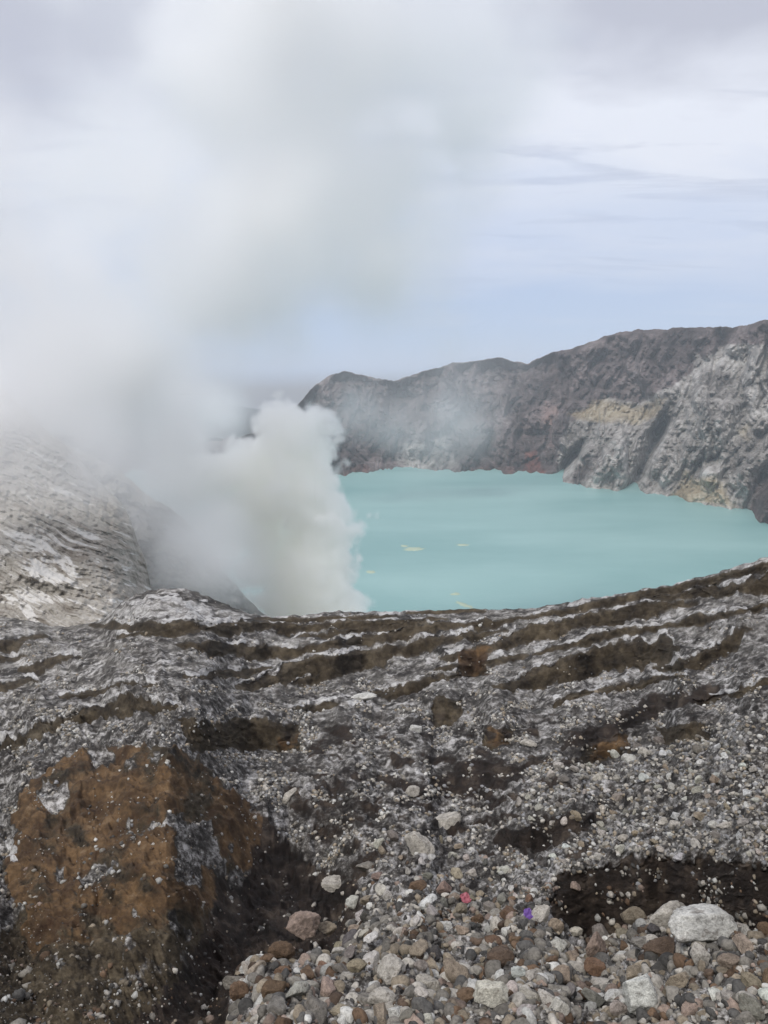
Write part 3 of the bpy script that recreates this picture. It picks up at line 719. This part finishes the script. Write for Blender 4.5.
# ------------------------------------------------------------------ steam
def volume_material(name, dens, color, yellow=None, aniso=0.15):
    m, N = material(name)
    d = N.n('ShaderNodeAttribute', attribute_name='density').outputs['Fac']
    pv = N.n('ShaderNodeVolumePrincipled', {'Density': N.m('MULTIPLY', d, dens), 'Anisotropy': aniso, 'Density Attribute': ''})
    if yellow:
        z = N.n('ShaderNodeSeparateXYZ', {0: N.n('ShaderNodeNewGeometry').outputs['Position']}).outputs[2]
        cc = N.mix(N.ramp(N.m('DIVIDE', N.m('SUBTRACT', z, yellow[0]), yellow[1]), [(0, 1), (1, 0)]), color, (.9985, .993, .965))
        N.t.links.new(cc, pv.inputs['Color'])
    else: pv.inputs['Color'].default_value = (*color, 1)
    o = N.n('ShaderNodeOutputMaterial'); N.t.links.new(pv.outputs[0], o.inputs['Volume'])
    return m
def blobcloud(name, blobs, mat, voxel, noise_scale, noise_amt, hard, gain, label, floor=None, seed=0.0, detail=4):
    """blobs: (px, py, Y, rpx, rdepth_factor, weight). hard: crisp billows; else soft drifting veil"""
    C = []
    for px, py, Y, rp, dfac, wgt in blobs:
        x, y, z = world(px, py, Y); r_ = rp * Y / F
        C.append((x, y, z, r_, dfac, wgt))
    mg = 1.35 if hard else 1.05
    lo = np.min([(x - r_ * mg, y - r_ * d * mg, z - r_ * mg) for x, y, z, r_, d, _ in C], 0); hi = np.max([(x + r_ * mg, y + r_ * d * mg, z + r_ * mg) for x, y, z, r_, d, _ in C], 0)
    if floor is not None: lo[2] = max(lo[2], floor)
    res = [int((hi[i] - lo[i]) / voxel) for i in range(3)]
    print(name, lo, hi, res, np.prod(res))
    t = bpy.data.node_groups.new(name, 'GeometryNodeTree')
    t.interface.new_socket('Geometry', in_out='OUTPUT', socket_type='NodeSocketGeometry')
    N = NT(t)
    pos = N.n('GeometryNodeInputPosition').outputs[0]
    offs = N.n('ShaderNodeVectorMath', {0: pos, 1: (seed, seed * .7, -seed)}, operation='ADD').outputs[0]
    wn = N.n('ShaderNodeTexNoise', {'Vector': offs, 'Scale': noise_scale * .5, 'Detail': 2.0, 'Roughness': .5})
    wv = N.n('ShaderNodeVectorMath', {0: N.n('ShaderNodeVectorMath', {0: wn.outputs['Color'], 1: (.5, .5, .5)}, operation='SUBTRACT').outputs[0]}, operation='SCALE')
    wv.inputs['Scale'].default_value = noise_amt * 2.2
    p2 = N.n('ShaderNodeVectorMath', {0: pos, 1: wv.outputs[0]}, operation='ADD').outputs[0]
    acc = None
    for x, y, z, r_, dfac, wgt in C:
        dv = N.n('ShaderNodeVectorMath', {0: p2, 1: (x, y, z)}, operation='SUBTRACT').outputs[0]
        dv = N.n('ShaderNodeVectorMath', {0: dv, 1: (1 / r_, 1 / (r_ * dfac), 1 / r_)}, operation='MULTIPLY').outputs[0]
        ln = N.n('ShaderNodeVectorMath', {0: dv}, operation='LENGTH').outputs['Value']
        if hard:
            sd = N.m('MULTIPLY', N.m('SUBTRACT', ln, 1.0), -r_)        # positive inside, metres
            acc = sd if acc is None else N.m('SMOOTH_MAX', acc, sd, 1.5)
        else:
            sd = N.m('MAXIMUM', N.m('SUBTRACT', 1.0, ln), 0.0)
            sd = N.m('MULTIPLY', N.m('MULTIPLY', sd, sd), wgt * 2.2)
            acc = sd if acc is None else N.m('ADD', acc, sd)
    n1 = N.noise(offs, noise_scale, detail, .55)
    if hard:
        # billows: rounded lumps
        bil = N.m('ABSOLUTE', N.m('SUBTRACT', N.noise(offs, noise_scale * 1.0, 0, .5), .5))
        bil2 = N.m('ABSOLUTE', N.m('SUBTRACT', N.noise(offs, noise_scale * 2.3, 0, .5), .5))
        bil3 = N.m('ABSOLUTE', N.m('SUBTRACT', N.noise(offs, noise_scale * 5.1, 1, .5), .5))
        b_ = N.m('ADD', N.m('ADD', N.m('MULTIPLY', bil, 2.6), N.m('MULTIPLY', bil2, 1.3)), N.m('MULTIPLY', bil3, .6))
        e = N.m('ADD', acc, N.m('MULTIPLY', N.m('SUBTRACT', b_, .45), noise_amt))
        d = N.m('MULTIPLY', N.m('MINIMUM', N.m('MAXIMUM', N.m('DIVIDE', e, hard), 0.0), 1.0), gain)
    else:
        f = N.m('MINIMUM', N.m('MAXIMUM', N.m('MULTIPLY', N.m('SUBTRACT', n1, .41), 5.5), .12), 1.3)
        d = N.m('MULTIPLY', N.m('MULTIPLY', acc, f), gain)
    d = N.m('MULTIPLY', d, N.m('GREATER_THAN', d, .0006))
    vc = N.n('GeometryNodeVolumeCube', {'Density': d, 'Background': 0.0, 'Min': tuple(lo), 'Max': tuple(hi), 'Resolution X': res[0], 'Resolution Y': res[1], 'Resolution Z': res[2]})
    sm = N.n('GeometryNodeSetMaterial', {'Geometry': vc.outputs[0], 'Material': mat})
    go = N.n('NodeGroupOutput'); t.links.new(sm.outputs[0], go.inputs[0])
    me = bpy.data.meshes.new(name); me.from_pydata([(0, 0, 0)], [], []); me.materials.append(mat)
    o = link(name, me, kind='stuff', label=label, cat='steam')
    md = o.modifiers.new('steam', 'NODES'); md.node_group = t
    return o
MV1 = volume_material('dense_steam', 1.0, (1, .998, .984), yellow=(15, 35), aniso=.1)
MV2 = volume_material('drifting_steam', 1.0, (1, .9975, .993), aniso=.45)
Y0 = 232
blobcloud('steam', [(318, 640, Y0, 50, 1, 1), (310, 600, Y0, 52, 1, 1), (312, 565, Y0, 48, 1, 1), (320, 525, Y0, 42, 1, 1), (300, 490, Y0, 42, 1, 1), (298, 450, Y0, 38, 1, 1), (292, 428, Y0, 30, 1, 1), (322, 428, Y0, 20, 1, 1),
                    (262, 480, Y0 + 4, 40, 1, 1), (232, 475, Y0 + 6, 34, 1, 1), (255, 520, Y0 + 4, 38, 1, 1), (200, 478, Y0 + 8, 34, 1, 1), (262, 570, Y0, 26, 1, 1)],
          MV1, .62, .13, 7.5, 2.2, .30, 'dense white steam column billowing from the vent in front of the lake', floor=18, seed=3.0)
blobcloud('steam', [
   (205, 515, 225, 85, .9, .07), (170, 455, 215, 100, .8, .07), (150, 530, 205, 60, .9, .06), (110, 400, 190, 115, .8, .055), (60, 350, 175, 125, .8, .05), (150, 310, 190, 130, .7, .06), (240, 330, 215, 110, .7, .045), (200, 400, 220, 85, .7, .05),
   (130, 210, 185, 130, .7, .045), (280, 210, 205, 130, .7, .04), (380, 240, 220, 110, .7, .035), (430, 170, 225, 100, .7, .03), (340, 100, 215, 150, .6, .035), (190, 80, 195, 150, .6, .03),
   (300, -40, 200, 190, .6, .04), (460, 50, 230, 130, .6, .02), (120, -20, 190, 130, .6, .02), (30, 250, 165, 110, .7, .035), (430, 320, 240, 70, .7, .012), (180, 570, 165, 70, .5, .03), (-5, 385, 115, 150, .6, .19), (75, 430, 125, 90, .5, .05), (210, 560, 175, 80, .4, .02), (-60, 200, 130, 140, .5, .04), (158, 490, 150, 85, .6, .07), (222, 580, 165, 60, .5, .06), (118, 465, 135, 75, .5, .05), (30, 440, 118, 80, .4, .04), (228, 425, 250, 45, .5, .06), (240, 592, 190, 42, .5, .10), (215, 545, 190, 50, .5, .06), (185, 540, 158, 60, .5, .05)],
          MV2, 2.0, .030, 14, None, 4.6, 'broad veil of drifting steam leaning up and left over the crater', floor=20, seed=9.0)
blobcloud('steam', [(430, 405, 700, 100, .6, .015), (400, 430, 690, 50, .6, .016), (495, 385, 740, 75, .6, .013), (355, 390, 650, 80, .6, .024), (480, 430, 700, 50, .5, .008), (640, 410, 640, 40, .4, .0015)],
          MV2, 6, .008, 24, None, 1.0, 'thin wisps of steam clinging to the far crater wall', floor=2, seed=21.0)

# air that fades the far hills
m, N = material('air')
pv = N.n('ShaderNodeVolumePrincipled', {'Color': (.91, .95, 1.0, 1), 'Density': .0002, 'Anisotropy': .1})
o = N.n('ShaderNodeOutputMaterial'); N.t.links.new(pv.outputs[0], o.inputs['Volume'])
HZ = True
if HZ:
    lo = np.array([-6000, -400, -820.]); hi = np.array([5000, 5000, 700.])
    Vb = np.array([[x, y, z] for z in (lo[2], hi[2]) for y in (lo[1], hi[1]) for x in (lo[0], hi[0])])
    Fb = np.array([[0, 2, 3, 1], [4, 5, 7, 6], [0, 1, 5, 4], [2, 6, 7, 3], [0, 4, 6, 2], [1, 3, 7, 5]])
    link('haze', mesh_from('haze', Vb, Fb, m, smooth=False), kind='stuff', label='thin bluish air haze', cat='haze')

# ------------------------------------------------------------------ sky and light
SUN_EL, SUN_AZ = R(50), R(-148)       # azimuth measured from +Y toward +X
w = bpy.data.worlds.new('World'); sc.world = w; w.use_nodes = True
w.node_tree.nodes.clear(); N = NT(w.node_tree)
sky = N.n('ShaderNodeTexSky', sky_type='NISHITA', sun_disc=False, sun_elevation=SUN_EL, sun_rotation=SUN_AZ, altitude=2000, air_density=1.0, dust_density=1.0)
gen = N.n('ShaderNodeTexCoord').outputs['Generated']
sep = N.n('ShaderNodeSeparateXYZ', {0: gen})
el = sep.outputs[2]
inv = N.m('DIVIDE', 1.0, N.m('ADD', N.m('MAXIMUM', el, 0.0), .10))
pl = N.n('ShaderNodeCombineXYZ', {0: N.m('MULTIPLY', sep.outputs[0], inv), 1: N.m('MULTIPLY', sep.outputs[1], inv)}).outputs[0]
mp = N.n('ShaderNodeMapping', {'Vector': pl, 'Location': (3.1, 1.7, 0), 'Scale': (.8, 1.0, 1)}).outputs[0]
n_big = N.noise(mp, .75, 6, .55, .3)
n_str = N.noise(N.n('ShaderNodeMapping', {'Vector': pl, 'Location': (1.0, 5.2, 0), 'Scale': (.45, 1.5, 1)}).outputs[0], 2.1, 7, .6, .5)
cover = N.m('ADD', N.m('MULTIPLY', N.ramp(el, [(.03, 0), (.10, .22), (.2, .72), (.3, .95)]), 1.0), N.m('MULTIPLY', N.m('SUBTRACT', n_big, .5), .9))
deck = N.ramp(N.m('ADD', el, N.m('MULTIPLY', N.m('SUBTRACT', n_big, .5), .45)), [(.25, 0), (.35, 1)])
bright = N.mix(deck, (8.8, 9.1, 10.0), (5.1, 5.25, 6.2))
bright = N.mix(1.0, bright, N.ramp(el, [(.42, (1, 1, 1)), (.85, (2.35, 2.29, 2.2))]), 'MULTIPLY')
bright = N.mix(N.ramp(n_str, [(.53, 0), (.62, .45), (.72, .7)]), bright, (4.8, 5.2, 6.5))
blue = N.mix(.62, sky.outputs[0], (2.9, 4.9, 9.2))
cloudy = N.mix(N.ramp(cover, [(.1, 0), (.75, 1)]), blue, bright)
cloudy = N.mix(N.ramp(N.m('ADD', el, .5), [(.47, 1), (.495, 0)]), cloudy, (1.6, 1.55, 1.45))
bg = N.n('ShaderNodeBackground', {'Color': cloudy, 'Strength': .1})
N.n('ShaderNodeOutputWorld', {0: bg.outputs[0]})
sl = bpy.data.lights.new('sun', 'SUN'); sl.energy = 2.7; sl.angle = R(14); sl.color = (1, .97, .93)
so = bpy.data.objects.new('sun', sl); col.objects.link(so)
d = Vector((math.sin(SUN_AZ) * math.cos(SUN_EL), math.cos(SUN_AZ) * math.cos(SUN_EL), math.sin(SUN_EL)))
so.rotation_euler = (-d).to_track_quat('-Z', 'Y').to_euler(); so.location = (0, 0, 400)

# ------------------------------------------------------------------ camera and render settings
cam = bpy.data.cameras.new('camera'); co = bpy.data.objects.new('camera', cam); col.objects.link(co)
co.location = (0, 0, H); co.rotation_euler = (R(90) - PITCH, 0, 0)
cam.sensor_fit = 'VERTICAL'; cam.sensor_height = 36; cam.lens = 36 * F / 1024; cam.clip_start = .05; cam.clip_end = 30000
sc.camera = co
sc.view_settings.view_transform = 'Standard'; sc.view_settings.look = 'None'; sc.view_settings.gamma = 1; sc.view_settings.exposure = 0
cy = sc.cycles
cy.use_denoising = True; cy.denoiser = 'OPENIMAGEDENOISE'
cy.max_bounces = 48; cy.volume_bounces = 46; cy.diffuse_bounces = 3; cy.glossy_bounces = 2
cy.volume_step_rate = 2.0; cy.volume_max_steps = 256
cy.sample_clamp_indirect = 6
print('script time', time.time() - T0)
